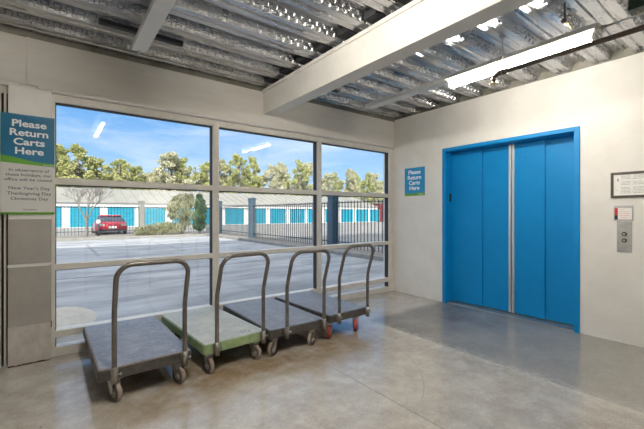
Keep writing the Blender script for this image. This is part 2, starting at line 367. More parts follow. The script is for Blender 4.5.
# steel deck ceiling: corrugations run along x
P0, PITCH = YB-0.2, 0.355
npit = int((YW+0.15-P0)/PITCH)+1
dk = MB(); prof = []
ph = 4.02 - PITCH*20
LO, HI = ZC, ZC+0.078
unit = [(0.0,LO),(0.048,LO),(0.058,LO+0.014),(0.074,LO+0.014),(0.084,LO),(0.130,LO),(0.158,HI),(0.212,HI),(0.222,HI-0.014),(0.240,HI-0.014),(0.250,HI),(0.312,HI),(0.340,LO)]
for k in range(0, 22):
    for a, z in unit: prof.append((ph+PITCH*k+a, z))
prof = [p for p in prof if P0-0.1 < p[0] < YW+0.16]
xa, xb = XL-0.2, XE+0.03
vs = [(x, y, z) for x in (xa, xb) for (y, z) in prof]; n = len(prof)
dk.add(vs, [(i, i+1, n+i+1, n+i) for i in range(n-1)])
def emb(x, y0, z0, y1, z1, s0, s1, ln, nrm):
    # shallow raised dash on a web, between the fractions s0..s1 of the slope
    def pt(xx, s, h): return (xx, y0+(y1-y0)*s + nrm[0]*h, z0+(z1-z0)*s + nrm[1]*h)
    h = 0.010; g = 0.010; ds = 0.09
    vs = [pt(x, s0, 0), pt(x+ln, s0, 0), pt(x+ln, s1, 0), pt(x, s1, 0), pt(x+g, s0+ds, h), pt(x+ln-g, s0+ds, h), pt(x+ln-g, s1-ds, h), pt(x+g, s1-ds, h)]
    dk.add(vs, [(4,5,6,7),(0,1,5,4),(1,2,6,5),(2,3,7,6),(3,0,4,7)])
for k in range(22):
    y = ph+PITCH*k
    if y < -0.4 or y+0.34 > YW+0.1: continue
    x = -1.4
    while x < XE-0.10:
        emb(x, y+0.312, HI, y+0.340, LO, 0.06, 0.46, 0.058, (-0.94, -0.34))
        emb(x+0.04, y+0.312, HI, y+0.340, LO, 0.54, 0.94, 0.058, (-0.94, -0.34))
        x += 0.082
    x = -1.4
    while x < XE-0.10:
        emb(x, y+0.130, LO, y+0.158, HI, 0.2, 0.8, 0.058, (0.94, -0.34)); x += 0.09
struct(dk.build('ceiling', M['galv']))
struct(box((XL-0.2, YB-0.2, HI+0.012), (XE+T, YW+0.16, HI+0.12)).build('ceiling_slab', M['closure']))
ct = MB(); ct.box((XL, YW-0.055, WT-0.002), (XE, YW+0.14, ZC-0.004)); ct.box((XL, YW+0.02, ZC-0.004), (XE, YW+0.14, HI+0.01))
struct(ct.build('trim_2', M['closure']))
struct(MB().box((XE+0.03, YB-0.2, WR), (XE+T, YW+0.16, HI+0.01)).box((XL-0.2, YB-0.2, WT), (XL, YW+0.1, HI+0.01)).box((XL, YB-0.2, WT), (XE, YB, HI+0.01)).build('trim_3', M['closure']))

# the storeys above and the outer faces of this building (they shade the lot outside)
up = MB(); up.box((-22, -20, HI+0.13), (30, YW+0.3, 9.2))
up.box((-22, YW, -0.1), (XL-0.2, YW+0.3, HI+0.13)); up.box((XE+T, YW, -0.1), (30, YW+0.3, HI+0.13))
struct(up.build('wall_exterior', M['brick']))

# ------------------------------------------------------------------ windows (aluminium storefront, three bays of four panes)
bays = [(-0.028, 1.56), (1.56, 3.12), (3.12, 4.66)]
FY0, FY1 = YW-0.035, YW+0.085
GY = YW+0.025
trans = [(1.628, 1.690), (0.818, 0.872), (0.178, 0.242)]
for i, (x0, x1) in enumerate(bays):
    w = empty('window_%d' % (i+1), (x0, YW, 0)); struct(w)
    def lx(x): return x - x0
    mw = 0.038
    fr = MB()
    fr.box((0 if i else -0.006, FY0-YW, 0.0), (mw, FY1-YW, 2.478)); fr.box((x1-x0-mw, FY0-YW, 0.0), (x1-x0+(0 if i < 2 else 0.03), FY1-YW, 2.478))
    fr.box((mw, FY0-YW, 2.405), (x1-x0-mw, FY1-YW, 2.478)); fr.box((mw, FY0-YW, 0.0), (x1-x0-mw, FY1-YW, 0.085))
    struct(fr.build('window_frame', M['alu'], w, bevel=0.003))
    for a, b in trans:
        struct(box((mw, FY0-YW-0.004, a), (x1-x0-mw, FY1-YW, b)).build('window_rail', M['alu'], w, bevel=0.003))
    ed = [0.085] + [v for a, b in reversed(trans) for v in (a, b)] + [2.405]
    for k in range(4):
        z0, z1 = ed[2*k], ed[2*k+1]
        g = MB(); t = 0.007
        for (a, b) in (((mw, -0.012, z0), (mw+t, 0.062, z1)), ((x1-x0-mw-t, -0.012, z0), (x1-x0-mw, 0.062, z1)), ((mw+t, -0.012, z1-t), (x1-x0-mw-t, 0.062, z1))): g.box(a, b)
        struct(g.build('window_gasket', M['gasket'], w))
        struct(box((mw+t, GY-YW, z0), (x1-x0-mw-t, GY-YW+0.006, z1-t)).build('window_pane', M['glass'], w))
# jamb infill against the right wall, with flaking rust line
struct(MB().box((4.69, YW-0.02, 0), (XE-0.001, YW+0.16, 2.48)).build('wall_corner', M['header']))
rs = MB(); random.seed(4); z = 0.02
while z < 2.4:
    h = random.uniform(0.03, 0.12); wd = random.uniform(0.004, 0.012); rs.box((4.70-wd, YW-0.023, z), (4.70+wd*.4, YW-0.019, z+h)); z += h+random.uniform(0.0, 0.06)
o = rs.build('window_trim_rust', M['rust']); o['kind'] = 'structure'

# jamb of the next bay left of the column
struct(MB().box((-0.62, YW-0.06, 0), (-0.372, YW+0.1, 2.42)).build('trim_4', M['beam'], bevel=0.004))
struct(MB().box((-0.352, YW-0.045, 0), (-0.336, YW+0.1, 2.47)).build('trim_5', M['alu'], bevel=0.003))
struct(MB().box((-0.372, YW+0.0, 0), (-0.03, YW+0.1, 2.42)).build('trim_6', M['gasket']))
struct(box((-0.62, YW-0.03, 2.42), (0.0, YW+0.1, 2.53)).build('trim_7', M['header']))
struct(box((-1.7, YW, 0), (-0.62, YW+0.1, 2.52)).build('wall_back_left', M['beam']))

# ------------------------------------------------------------------ boxed column with the metal skirt
col = empty('boxed_column', (-0.170, 4.13, 0)); tag(col, 'white boxed column left of the windows with grey metal lower cover', 'column')
hw = 0.152
box((-hw, 0.004, 1.30), (hw, 0.07, 2.485)).build('upper_panel', M['white'], col, bevel=0.004)
box((-hw, 0.0, 0.90), (hw, 0.07, 1.30)).build('middle_panel', M['panel'], col, bevel=0.004)
box((-hw, 0.0, 0.345), (hw, 0.07, 0.875)).build('lower_panel', M['panel'], col, bevel=0.004)
box((-hw-0.003, -0.006, 0.873), (hw-0.01, 0.03, 0.898)).build('cover_strip', M['white'], col, bevel=0.003)
kp = MB(); nx, nz_ = 14, 14; random.seed(7); vs = []
for j in range(nz_+1):
    for i in range(nx+1):
        x = -hw+2*hw*i/nx; z = 0.012+0.335*j/nz_
        d = 0 if i in (0, nx) or j in (0, nz_) else 0.004*math.sin(i*1.7+j*.9)+random.uniform(-.002, .002)
        vs.append((x, -0.006+d, z))
kp.add(vs, [(j*(nx+1)+i, j*(nx+1)+i+1, (j+1)*(nx+1)+i+1, (j+1)*(nx+1)+i) for j in range(nz_) for i in range(nx)], True)
kp.box((-hw, 0.0, 0.002), (hw, 0.07, 0.347)); kp.build('kick_plate', M['kick'], col)
rb = MB(); random.seed(3); x = -hw
while x < hw-0.02:
    w_ = random.uniform(.01, .04); rb.box((x, -0.010, 0.0), (min(x+w_, hw), 0.0, random.uniform(.004, .014))); x += w_
rb.build('rust_edge', M['rust'], col)
MB().box((hw-0.006, -0.008, 0.3), (hw+0.002, 0.0, 0.36)).build('rust_spot', M['rust'], col)

# ------------------------------------------------------------------ large sign on the column
sg = empty('cart_return_sign', (-0.182, 4.118, 1.343)); tag(sg, 'tall blue and white sign on column asking to return carts and listing holidays', 'sign')
SW = 0.186
blueP = MB(); zb0, zt = 0.44, 0.887
blueP.box((-SW, -0.006, zb0), (SW, 0.0, zt)); blueP.build('blue_panel', M['signblue'], sg)
# green swoosh across the foot of the blue panel
gs = MB(); n = 24
top = [(-SW+2*SW*k/n, 0.508 - 0.052*(k/n) + 0.012*math.cos(k/n*3.1)) for k in range(n+1)]
bot = [(-SW+2*SW*k/n, 0.458 - 0.024*(k/n)) for k in range(n+1)]
top = [(x, max(z, b[1]+0.030+0.0*k)) for k, ((x, z), b) in enumerate(zip(top, bot))]
vs = [(x, -0.0075, z) for x, z in bot] + [(x, -0.0075, z) for x, z in top]
gs.add(vs, [(i, i+1, n+2+i, n+1+i) for i in range(n)]); gs.build('green_swoosh', M['signgreen'], sg)
wp = MB(); wp.box((-SW, -0.0070, 0.0), (SW, -0.0005, 0.462)); wp.build('white_panel', M['signwhite'], sg)
box((-SW, -0.0085, 0.0), (SW, -0.0070, 0.020)).build('green_stripe', M['signgreen'], sg)
RX = (R(90), 0, 0)
for k, t in enumerate(('Please', 'Return', 'Carts', 'Here')):
    text(t, 'lettering', 0.083, M['textwhite'], sg, (0.006, -0.0068, 0.805-0.081*k), RX, sx=1.18, off=0.0022)
for k, t in enumerate(('In observance of', 'these holidays, our', 'office will be closed.')):
    text(t, 'small_lettering', 0.036, M['inkdark'], sg, (0.005, -0.0078, 0.393-0.042*k), RX, sx=1.16, off=0.0002)
for k, t in enumerate(("New Year's Day", 'Thanksgiving Day', 'Christmas Day')):
    text(t, 'small_lettering', 0.038, M['inkdark'], sg, (0.008, -0.0078, 0.233-0.047*k), RX, sx=1.15, off=0.0002)
text('SmartStop', 'company_name', 0.017, M['textwhite'], sg, (0.145, -0.0082, 0.450), RX, sx=1.15)
text('SmartStop', 'company_name', 0.019, M['inkdark'], sg, (0.012, -0.0078, 0.042), RX, sx=1.2)
for x, z in ((0.0, 0.862), (0.0, 0.455), (-0.16, 0.58)): MB().lathe([(0, -0.003), (0.004, -0.003), (0.004, 0.001)], (x, -0.008, z), (0, -1, 0), 10).build('screw', M['fork'], sg)

# ------------------------------------------------------------------ small sign on the elevator wall
s2 = empty('small_return_sign', (XE, 3.725, 1.645)); s2.rotation_euler = (0, 0, R(-90)); tag(s2, 'small blue sign with white lettering on the wall left of the elevator', 'sign')
w2 = 0.20
box((-w2, -0.010, 0), (w2, -0.001, 0.462)).build('panel', M['signblue2'], s2)
gs = MB(); gs.add([(-w2, -0.0112, 0), (w2, -0.0112, 0), (w2, -0.0112, 0.058), (0, -0.0112, 0.042), (-w2, -0.0112, 0.040)], [(0,1,2,3,4)]); gs.build('green_swoosh', M['signgreen'], s2)
for k, t in enumerate(('Please', 'Return', 'Carts', 'Here')):
    text(t, 'lettering', 0.092, M['textwhite'], s2, (0.0, -0.0112, 0.385-0.087*k), RX, sx=1.08, off=0.0022)
text('SmartStop', 'company_name', 0.024, M['textwhite'], s2, (0.13, -0.0125, 0.024), RX, sx=1.1)

# ------------------------------------------------------------------ elevator
el = empty('elevator_entrance', (XE, 2.31, 0)); tag(el, 'bright blue elevator doorway with four door panels and a steel centre edge', 'elevator')
def ly(y): return y-2.31
F0, F1, FT = 1.428, 3.194, 2.338
f = MB()
f.box((-0.022, ly(F0), 0), (0.03, ly(EY0+0.012), FT)); f.box((-0.022, ly(EY1-0.012), 0), (0.03, ly(F1), FT)); f.box((-0.022, ly(EY0), EZ-0.012), (0.03, ly(EY1), FT))
f.box((0.0, ly(EY1-0.014), 0), (0.27, ly(EY1-0.001), EZ)); f.box((0.0, ly(EY0+0.001), 0), (0.27, ly(EY0+0.014), EZ)); f.box((0.0, ly(EY0+0.014), EZ-0.014), (0.27, ly(EY1-0.014), EZ-0.001))
f.build('door_frame', M['blue'], el, bevel=0.003)
# four sliding panels; outer pair sits deeper
xd0, xd1 = 0.205, 0.165
ycen = 2.255
for a, b, x in ((EY1-0.015, 2.66, xd1-0.012), (2.675, ycen+0.036, xd1+0.012), (ycen-0.036, 1.855, xd1+0.012), (1.87, EY0+0.015, xd1+0.036)):
    y0, y1 = sorted((a, b)); box((x, ly(y0), 0.022), (x+0.03, ly(y1), EZ-0.016)).build('door_panel', M['blue'], el, bevel=0.003)
for a, b in ((ycen+0.007, ycen+0.036), (ycen-0.036, ycen-0.007)):
    box((xd1-0.006, ly(a), 0.022), (xd1+0.03, ly(b), EZ-0.016)).build('edge_strip', M['steel'], el, bevel=0.003)
box((xd1+0.022, ly(ycen-0.007), 0.022), (xd1+0.035, ly(ycen+0.007), EZ-0.016)).build('rubber_seal', M['black'], el)
box((0.02, ly(EY0+0.014), 0.0), (0.28, ly(EY1-0.014), 0.010)).build('door_sill', M['steelplate'], el)
box((0.24, ly(EY0+0.014), 0.010), (0.27, ly(EY1-0.014), EZ)).build('shaft_back', M['paper'], el)
MB().box((0.075, ly(EY1-0.024), 1.535), (0.125, ly(EY1-0.014), 1.655)).build('floor_indicator', M['black'], el, bevel=0.003)
MB().lathe([(0, -0.002), (0.006, -0.002), (0.006, 0.002)], (xd1, ly(2.08), 2.08), (-1, 0, 0), 10).build('key_hole', M['black'], el)

# ------------------------------------------------------------------ call station
cs = empty('call_button_plate', (XE, 1.038, 0.946)); cs.rotation_euler = (0, 0, R(-90)); tag(cs, 'grey steel elevator call plate with two round buttons right of the elevator', 'call button')
box((-0.061, -0.008, 0), (0.061, -0.001, 0.325)).build('plate', M['steelplate'], cs, bevel=0.002)
for z in (0.19, 0.125):
    b_ = MB().lathe([(0.0, 0.012), (0.012, 0.012), (0.0125, 0.005)], (0, -0.006, z), (0, -1, 0)).build('button', M['hub'], cs)
    MB().lathe([(0.013, 0.001), (0.013, 0.008), (0.021, 0.006), (0.022, 0.001)], (0, -0.007, z), (0, -1, 0)).build('button_ring', M['black'], b_)
for x, z in ((0, 0.30), (0, 0.03)): MB().lathe([(0, 0.003), (0.004, 0.002), (0.004, 0)], (x, -0.008, z), (0, -1, 0), 10).build('screw', M['fork'], cs)
ws = empty('fire_notice', (XE, 1.046, 1.276)); ws.rotation_euler = (0, 0, R(-90)); tag(ws, 'small framed notice with a red mark directly above the call buttons', 'sign')
box((-0.078, -0.012, 0), (0.078, -0.001, 0.158)).build('backing', M['steelplate'], ws, bevel=0.002)
box((-0.042, -0.014, 0.014), (0.070, -0.012, 0.132)).build('label_sheet', M['paper'], ws)
box((-0.070, -0.014, 0.06), (-0.044, -0.012, 0.132)).build('red_mark', M['red'], ws)
box((-0.070, -0.014, 0.014), (-0.044, -0.012, 0.058)).build('black_mark', M['black'], ws)
tl = MB()
for k, (a, b) in enumerate(((-0.03, 0.01), (-0.03, 0.045), (-0.03, 0.055), (-0.03, 0.05), (-0.03, 0.03))): tl.box((a, -0.0148, 0.112-0.02*k), (b, -0.014, 0.116-0.02*k))
tl.build('red_print', mat('pale red print', (0.75, 0.35, 0.32), 0.6), ws)

nf = empty('framed_certificate', (XE, 0.93, 1.517)); nf.rotation_euler = (0, 0, R(-90)); tag(nf, 'dark framed printed certificate on the wall, at the right edge of view', 'framed notice')
hw_ = 0.219; hh = 0.266; t = 0.024
fr = MB(); fr.box((-hw_, -0.02, 0), (hw_, -0.001, t)); fr.box((-hw_, -0.02, hh-t), (hw_, -0.001, hh)); fr.box((-hw_, -0.02, t), (-hw_+t, -0.001, hh-t)); fr.box((hw_-t, -0.02, t), (hw_, -0.001, hh-t))
fr.build('frame', M['darkframe'], nf, bevel=0.003)
box((-hw_+t, -0.010, t), (hw_-t, -0.001, hh-t)).build('sheet', M['paper'], nf)
pr = MB(); random.seed(9)
for k in range(13):
    z = hh-t-0.022-0.0145*k
    if k in (3, 7): continue
    for (a, b) in ((-0.135, -0.055), (-0.035, 0.17)):
        x = a
        while x < b:
            l = random.uniform(.008, .03); pr.box((x, -0.0106, z), (min(x+l, b), -0.010, z+0.005)); x += l+0.004
pr.box((-0.045, -0.0106, 0.05), (-0.0435, -0.010, 0.21)); pr.box((-0.165, -0.0106, 0.17), (-0.15, -0.010, 0.20)); pr.box((-0.168, -0.0106, 0.075), (-0.16, -0.010, 0.082))
pr.build('print', M['ink'], nf)['kind'] = 'stuff'

# ------------------------------------------------------------------ main beam
bm_ = empty('steel_beam', (2.27, YW-0.05, 2.655)); tag(bm_, 'wide off-white steel beam crossing the ceiling from the window wall', 'beam')
bx = MB(); bx.box((-0.085, -7.1, 0), (0.085, 0.0, 0.018)); bx.box((-0.083, -7.1, 0.018), (-0.066, 0.0, 0.30)); bx.box((0.066, -7.1, 0.018), (0.083, 0.0, 0.30)); bx.box((-0.083, -7.1, 0.285), (0.083, 0.0, 0.300))
bx.build('beam_body', M['beam'], bm_, bevel=0.004)
box((-0.100, -7.1, 0.300), (0.100, 0.0, 0.312)).box((-0.100, -7.1, 0.275), (-0.0835, 0.0, 0.300)).build('top_flange', M['beam'], bm_, bevel=0.003)
for k in range(16):
    MB().lathe([(0, 0.006), (0.007, 0.005), (0.008, 0)], (-0.100, -0.2-0.36*k, 0.29), (-1, 0, 0), 8).build('bolt', M['strip'], bm_)
# dark gaps where the flutes cross the beam: their shade is put in as black blocks
ff = MB()
for k in range(22):
    y = ph+PITCH*k+0.165
    if -1 < y < YW-0.3: ff.box((-0.16, y-(YW-0.05), 0.348), (0.14, y+0.14-(YW-0.05), 0.410))
ff.build('flute_gap_shade', M['gasket'], bm_)

# ------------------------------------------------------------------ strip lights on their raceways
def strip_light(x, y_end, y_tube0, y_tube1, y_far, label, rod=(), tm='tube'):
    z = 2.80
    e_ = empty('strip_light', (x, y_end, z)); tag(e_, label, 'ceiling light', 'strip lights hung under the deck')
    Y = lambda y: y-y_end
    rc = MB(); rc.box((-0.058, Y(y_far), 0.0), (0.058, 0, 0.004)); rc.box((-0.058, Y(y_far), 0.004), (-0.054, 0, 0.05)); rc.box((0.054, Y(y_far), 0.004), (0.058, 0, 0.05)); rc.box((-0.054, Y(y_far), 0.046), (0.054, 0, 0.05))
    rc.build('raceway', M['strip'], e_, bevel=0.002)
    kb = MB().lathe([(0, 0.0), (0.012, 0.0), (0.014, 0.012), (0.010, 0.022), (0, 0.024)], (0.0, -0.02, 0.0), (0, 0, -1), 16); kb.build('end_knob', M['strip'], e_)
    hs = MB(); hs.prism([(-0.10, 0.006), (-0.10, 0.0), (-0.03, -0.018), (0.03, -0.018), (0.10, 0.0), (0.10, 0.006), (0.06, 0.056), (-0.06, 0.056)], 1, Y(y_tube1), Y(y_tube0)); hs.build('reflector', M['strip'], e_, bevel=0.002)
    for xx in (0.0,):
        MB().cyl((xx, Y(y_tube0)-0.03, -0.058), (xx, Y(y_tube1)+0.03, -0.058), 0.019, 16).build('lamp_tube', M[tm], e_)
    for yy in (y_tube0-0.02, y_tube1+0.02):
        MB().box((-0.055, Y(yy)-0.012, -0.080), (0.055, Y(yy)+0.012, -0.018)).build('lamp_holder', M['strip'], e_, bevel=0.002)
    for yy in rod:
        MB().cyl((0, Y(yy), 0.05), (0, Y(yy), ZC-z), 0.005, 8).build('hanger_rod', M['fork'], e_)
    return e_
strip_light(0.605, 3.52, 2.28, 0.90, 0.2, 'white strip light overhead at upper left, only its raceway end in view', (3.3, 1.2))
strip_light(3.465, 3.52, 2.26, 0.92, 0.90, 'long white strip light with lit tubes above the elevator side', (3.35, 2.1, 1.1), 'tubedim')
for (x, y, a, lb) in ((1.6, -0.45, R(90), 'lit strip light set crosswise nearest behind the camera, mirrored in the glass'), (0.4, -1.9, R(90), 'added unseen fill strip light set crosswise deeper in the room behind the camera'), (-2.2, 2.2, 0, 'added fill strip light out of frame, left of the column'), (-2.2, -1.2, 0, 'added unseen fill strip light behind the camera by the left wall'), (3.4, -1.3, 0, 'added unseen fill strip light behind the camera in line with the elevator side light')):  # only the mirrored lamp is known; the others are unseen, added for fill
    e_ = strip_light(0, 0.7, 0.68, -0.68, -0.7, lb, (0.5,))
    e_.matrix_world = Matrix.Translation((x, y, 0)) @ Matrix.Rotation(a, 4, 'Z') @ e_.matrix_world
e_ = strip_light(0, 0.7, 0.68, -0.68, -0.7, 'strip light in the corridor behind the camera'); e_.location = (2.8, -4.4, 2.5)

# ------------------------------------------------------------------ sprinkler pipe and fittings
pp = empty('sprinkler_pipe', (3.32, 1.62, 2.665)); tag(pp, 'dark iron sprinkler pipe with hanger below the lit strip light', 'pipe')
el_pts = [(0, -4.4, 0.0), (0, -0.2, 0.0), (0, 0.02, 0.0)] + [(0, 0.02+0.045*math.sin(a), -0.045+0.045*math.cos(a)) for a in [R(15*k) for k in range(1, 7)]] + [(0, 0.065, -0.065)]
MB().tube(el_pts, 0.020, 16).build('pipe_run', M['pipe'], pp)
MB().cyl((0, -0.05, 0), (0, 0.03, 0), 0.026, 16).build('coupling', M['pipe'], pp)
MB().lathe([(0.0, 0.0), (0.036, 0.0), (0.040, 0.008), (0.024, 0.014), (0.020, 0.03), (0.0, 0.03)], (0, 0.065, -0.095), (0, 0, 1), 24).build('brass_cap', M['brass'], pp)
MB().lathe([(0, 0.03), (0.010, 0.03), (0.012, 0.0), (0.022, 0.0), (0.022, -0.004)], (0, 0.065, -0.096), (0, 0, -1), 16).build('sprinkler_head', M['fork'], pp)
hp = MB(); hp.cyl((0, -0.01, 0.02), (0, -0.01, ZC-2.665), 0.005, 8); hp.tube([(0.024*math.sin(a), -0.01, 0.024*math.cos(a)) for a in [R(15*k) for k in range(25)]], 0.004, 8); hp.box((-0.02, -0.03, ZC-2.665-0.012), (0.02, 0.01, ZC-2.665))
hp.build('pipe_hanger', M['fork'], pp)

sh = empty('sprinkler', (3.18, 1.06, 2.86)); tag(sh, 'brass sprinkler stub pointing sideways under the deck above the strip light', 'sprinkler')
MB().cyl((0, 0, 0.14), (0, 0, 0.0), 0.008, 10).build('drop_pipe', M['pipe'], sh)
MB().tube([(0, 0, 0.0), (0.02, 0.0, -0.01), (0.13, 0.0, -0.01)], 0.013, 14).build('brass_barrel', M['brass'], sh)
MB().lathe([(0, 0.02), (0.018, 0.02), (0.02, 0.0), (0, -0.01)], (-0.005, 0, -0.01), (-1, 0, 0), 16).build('dark_cap', M['pipe'], sh)

cd = empty('conduit', (3.465, 0.90, 2.825)); tag(cd, 'thin metal conduit running on from the end of the lit strip light', 'conduit')
MB().cyl((0, 0, 0), (0, -0.62, 0.012), 0.008, 10).build('conduit_run', M['fork'], cd)
MB().lathe([(0, 0), (0.014, 0), (0.014, 0.03), (0, 0.03)], (0, 0, 0), (0, -1, 0), 12).build('connector', M['steelplate'], cd)
jb = empty('junction_box', (3.47, 0.70, 2.86)); tag(jb, 'dark green junction box under the deck, at the top right corner', 'junction box')
MB().prism([(-0.06, 0.0), (0.06, 0.0), (0.04, 0.138), (-0.02, 0.138)], 1, -0.07, 0.03).build('box_body', mat('dark green enamel', (0.02, 0.045, 0.035), 0.4), jb, bevel=0.003)
MB().cyl((0, -0.02, 0.0), (0, -0.02, -0.012), 0.006, 8).build('fixing_screw', M['fork'], jb)
dp = MB().cyl((2.95, 0.62, 2.86), (4.6, -0.35, 2.86), 0.058, 20).build('main_pipe', M['pipe']); tag(dp, 'thick dark pipe cutting across the extreme top right corner', 'pipe')

# black rods in the flutes, upper left and beyond the beam
r1 = MB().box((0.30, 3.49, 2.958), (0.985, 3.545, 2.998)).build('rubber_strip', M['gasket'], bevel=0.006); tag(r1, 'black strip under the deck behind the left strip light', 'strip')
r2 = MB().box((2.86, 3.60, 2.965), (3.02, 3.66, 2.998)).build('rubber_strip', M['gasket'], bevel=0.006); tag(r2, 'short black strip under the deck just right of the beam', 'strip')

# ------------------------------------------------------------------ platform carts
def rounded(x0, x1, y0, y1, r, n=6):
    o = []
    for cx, cy, a0 in ((x1-r, y1-r, 0), (x0+r, y1-r, 90), (x0+r, y0+r, 180), (x1-r, y0+r, 270)):
        for k in range(n+1): a = R(a0+90*k/n); o.append((cx+r*math.cos(a), cy+r*math.sin(a)))
    return o
def make_cart(name, label, w, L, body, top, edge, tires, ht, inset, hx, caster_dx, rz_cast, holes=False):
    """local frame: x across, y along the deck, the handle end at y = 0"""
    c = empty(name, (0,0,0)); tag(c, label, 'platform cart', 'platform carts parked along the window')
    h0, h1 = 0.165, 0.243
    MB().prism(rounded(-w/2, w/2, 0, L, 0.028), 2, h0, h1).build('deck', body, c, bevel=0.006, seg=3)
    if edge is not None: MB().prism(rounded(-w/2+0.008, w/2-0.008, 0.008, L-0.008, 0.024), 2, h1, h1+0.004).build('edge_band', edge, c)
    MB().prism(rounded(-w/2+inset, w/2-inset, inset, L-inset, 0.02), 2, h1, h1+0.007).build('deck_mat', top, c, bevel=0.002)
    if holes:
        hm = MB()
        for (a, b) in ((0,0),(0.035,0.012),(0.07,0.0),(0.01,0.05),(0.05,0.055)): hm.lathe([(0, 0.0005), (0.008, 0.0005), (0.008, 0)], (w/2-0.20+a, 0.09+b, h1+0.007), (0,0,1), 12)
        hm.build('drain_holes', M['black'], c)['kind'] = 'stuff'
    # handle: upright, then a soft lean outward and rounded top corners
    hz = ht; r = 0.105; pts = []
    x0, x1 = hx
    flat = [(x0, 0.175 + k*0.06) for k in range(9)]
    zt = hz
    for k in range(0, 13): a = R(180-7.5*k); flat.append((x0+r+r*math.cos(a), zt-r+r*math.sin(a)))
    for k in range(1, 5): flat.append((x0+r+(x1-x0-2*r)*k/5, zt))
    for k in range(0, 13): a = R(90-7.5*k); flat.append((x1-r+r*math.cos(a), zt-r+r*math.sin(a)))
    flat += [(x1, 0.175+k*0.06) for k in reversed(range(9))]
    def lean(z):
        t = max(0.0, (z-0.64)/(hz-0.64)); return -0.022 - 0.105*(t*t*(3-2*t)*0.45+0.55*t)
    flat = [p for i, p in enumerate(flat)]
    MB().tube([(x, lean(z), z) for x, z in flat], 0.0178, 14).build('handle', M['handle'], c)
    for x in (x0, x1):
        s = MB().tube([(x, -0.022, 0.148), (x, -0.022, 0.262)], 0.0225, 14).build('handle_socket', M['socket'], c)
        MB().cyl((x+0.02, -0.022, 0.205), (x+0.045, -0.022, 0.205), 0.005, 8).lathe([(0, 0.046), (0.011, 0.046), (0.011, 0.036), (0, 0.036)], (x, -0.022, 0.205), (1, 0, 0), 8).build('socket_bolt', M['fork'], s)
        MB().box((x-0.024, -0.006, 0.17), (x+0.024, 0.001, 0.25)).build('socket_plate', M['socket'], s)
    # casters
    rr = 0.066
    for i, (cx, cy) in enumerate(((caster_dx[0], 0.045), (caster_dx[1], 0.045), (-w/2+0.10, L-0.13), (w/2-0.10, L-0.13))):
        ca = MB()
        ca.box((-0.045, -0.05, h0-0.006), (0.045, 0.05, h0)); ca.lathe([(0.03, 0), (0.03, 0.012), (0.02, 0.016)], (0, 0, h0-0.020), (0,0,1), 20)
        for s in (-1, 1): ca.prism([(-0.035, h0-0.018), (0.035, h0-0.018), (-0.004, rr+0.0), (-0.012, rr-0.014), (-0.032, rr-0.014), (-0.040, rr)], 0, s*0.027-0.0015, s*0.027+0.0015)
        ca.box((-0.0255, -0.035, h0-0.022), (0.0255, 0.035, h0-0.018)); ca.cyl((-0.036, -0.022, rr), (0.036, -0.022, rr), 0.005, 10)
        co = ca.build('caster', M['fork'], c); co.location = (cx, cy, 0); co.rotation_euler = (0, 0, rz_cast[i])
        wl = MB().lathe([(0.038, -0.019), (rr-0.005, -0.021), (rr, -0.015), (rr, 0.015), (rr-0.005, 0.021), (0.038, 0.019)], (0, -0.022, rr), (1, 0, 0), 28).build('wheel', tires, co)
        MB().lathe([(0, -0.020), (0.014, -0.020), (0.016, -0.012), (0.034, -0.012), (0.037, -0.017), (0.037, 0.017), (0.034, 0.012), (0.016, 0.012), (0.014, 0.020), (0, 0.020)], (0, -0.022, rr), (1, 0, 0), 24).build('hub', M['hub'], co)
        MB().lathe([(rr+0.0004, -0.0145), (rr+0.0016, -0.010), (rr+0.0016, 0.010), (rr+0.0004, 0.0145)], (0, -0.022, rr), (1, 0, 0), 28).build('tread', M['treadtan'] if tires is not M['tirered'] else tires, co)
    return c
def put(c, x, y, rz): c.location = (x, y, 0); c.rotation_euler = (0, 0, rz)
c1 = make_cart('platform_cart', 'slate topped cart with a black body, the leftmost of the four carts', 0.65, 1.245, M['deckblack'], M['topblue'], M['decktan'], M['tire'], 0.995, 0.016, (-0.224, 0.262), (-0.22, 0.225), (R(20), R(17), R(5), R(-8)))
put(c1, 0.565, 2.915, R(0.7))
c2 = make_cart('platform_cart', 'faded green cart parked second from the left, green deck rim', 0.60, 1.19, M['deckgreen'], M['topgreen'], None, M['tire'], 0.995, 0.010, (-0.197, 0.255), (-0.25, 0.19), (R(2), R(14), R(5), R(-8)), holes=True)
put(c2, 1.298, 2.965, R(3.4))
c3 = make_cart('platform_cart', 'black cart with brown grey wheels, third from the left beside the green cart', 0.655, 1.20, M['deckblack'], M['topslate'], None, M['tire'], 0.985, 0.010, (-0.155, 0.292), (-0.265, 0.185), (R(-58), R(-56), R(5), R(-8)))
put(c3, 1.943, 2.94, R(-0.4))
c4 = make_cart('platform_cart', 'black cart with red wheels, the rightmost, nearest the elevator', 0.59, 1.15, M['deckblack'], M['topslate'], None, M['tirered'], 0.995, 0.010, (-0.175, 0.268), (-0.262, 0.13), (R(-46), R(-38), R(5), R(-8)))
put(c4, 2.662, 3.00, R(1.8))

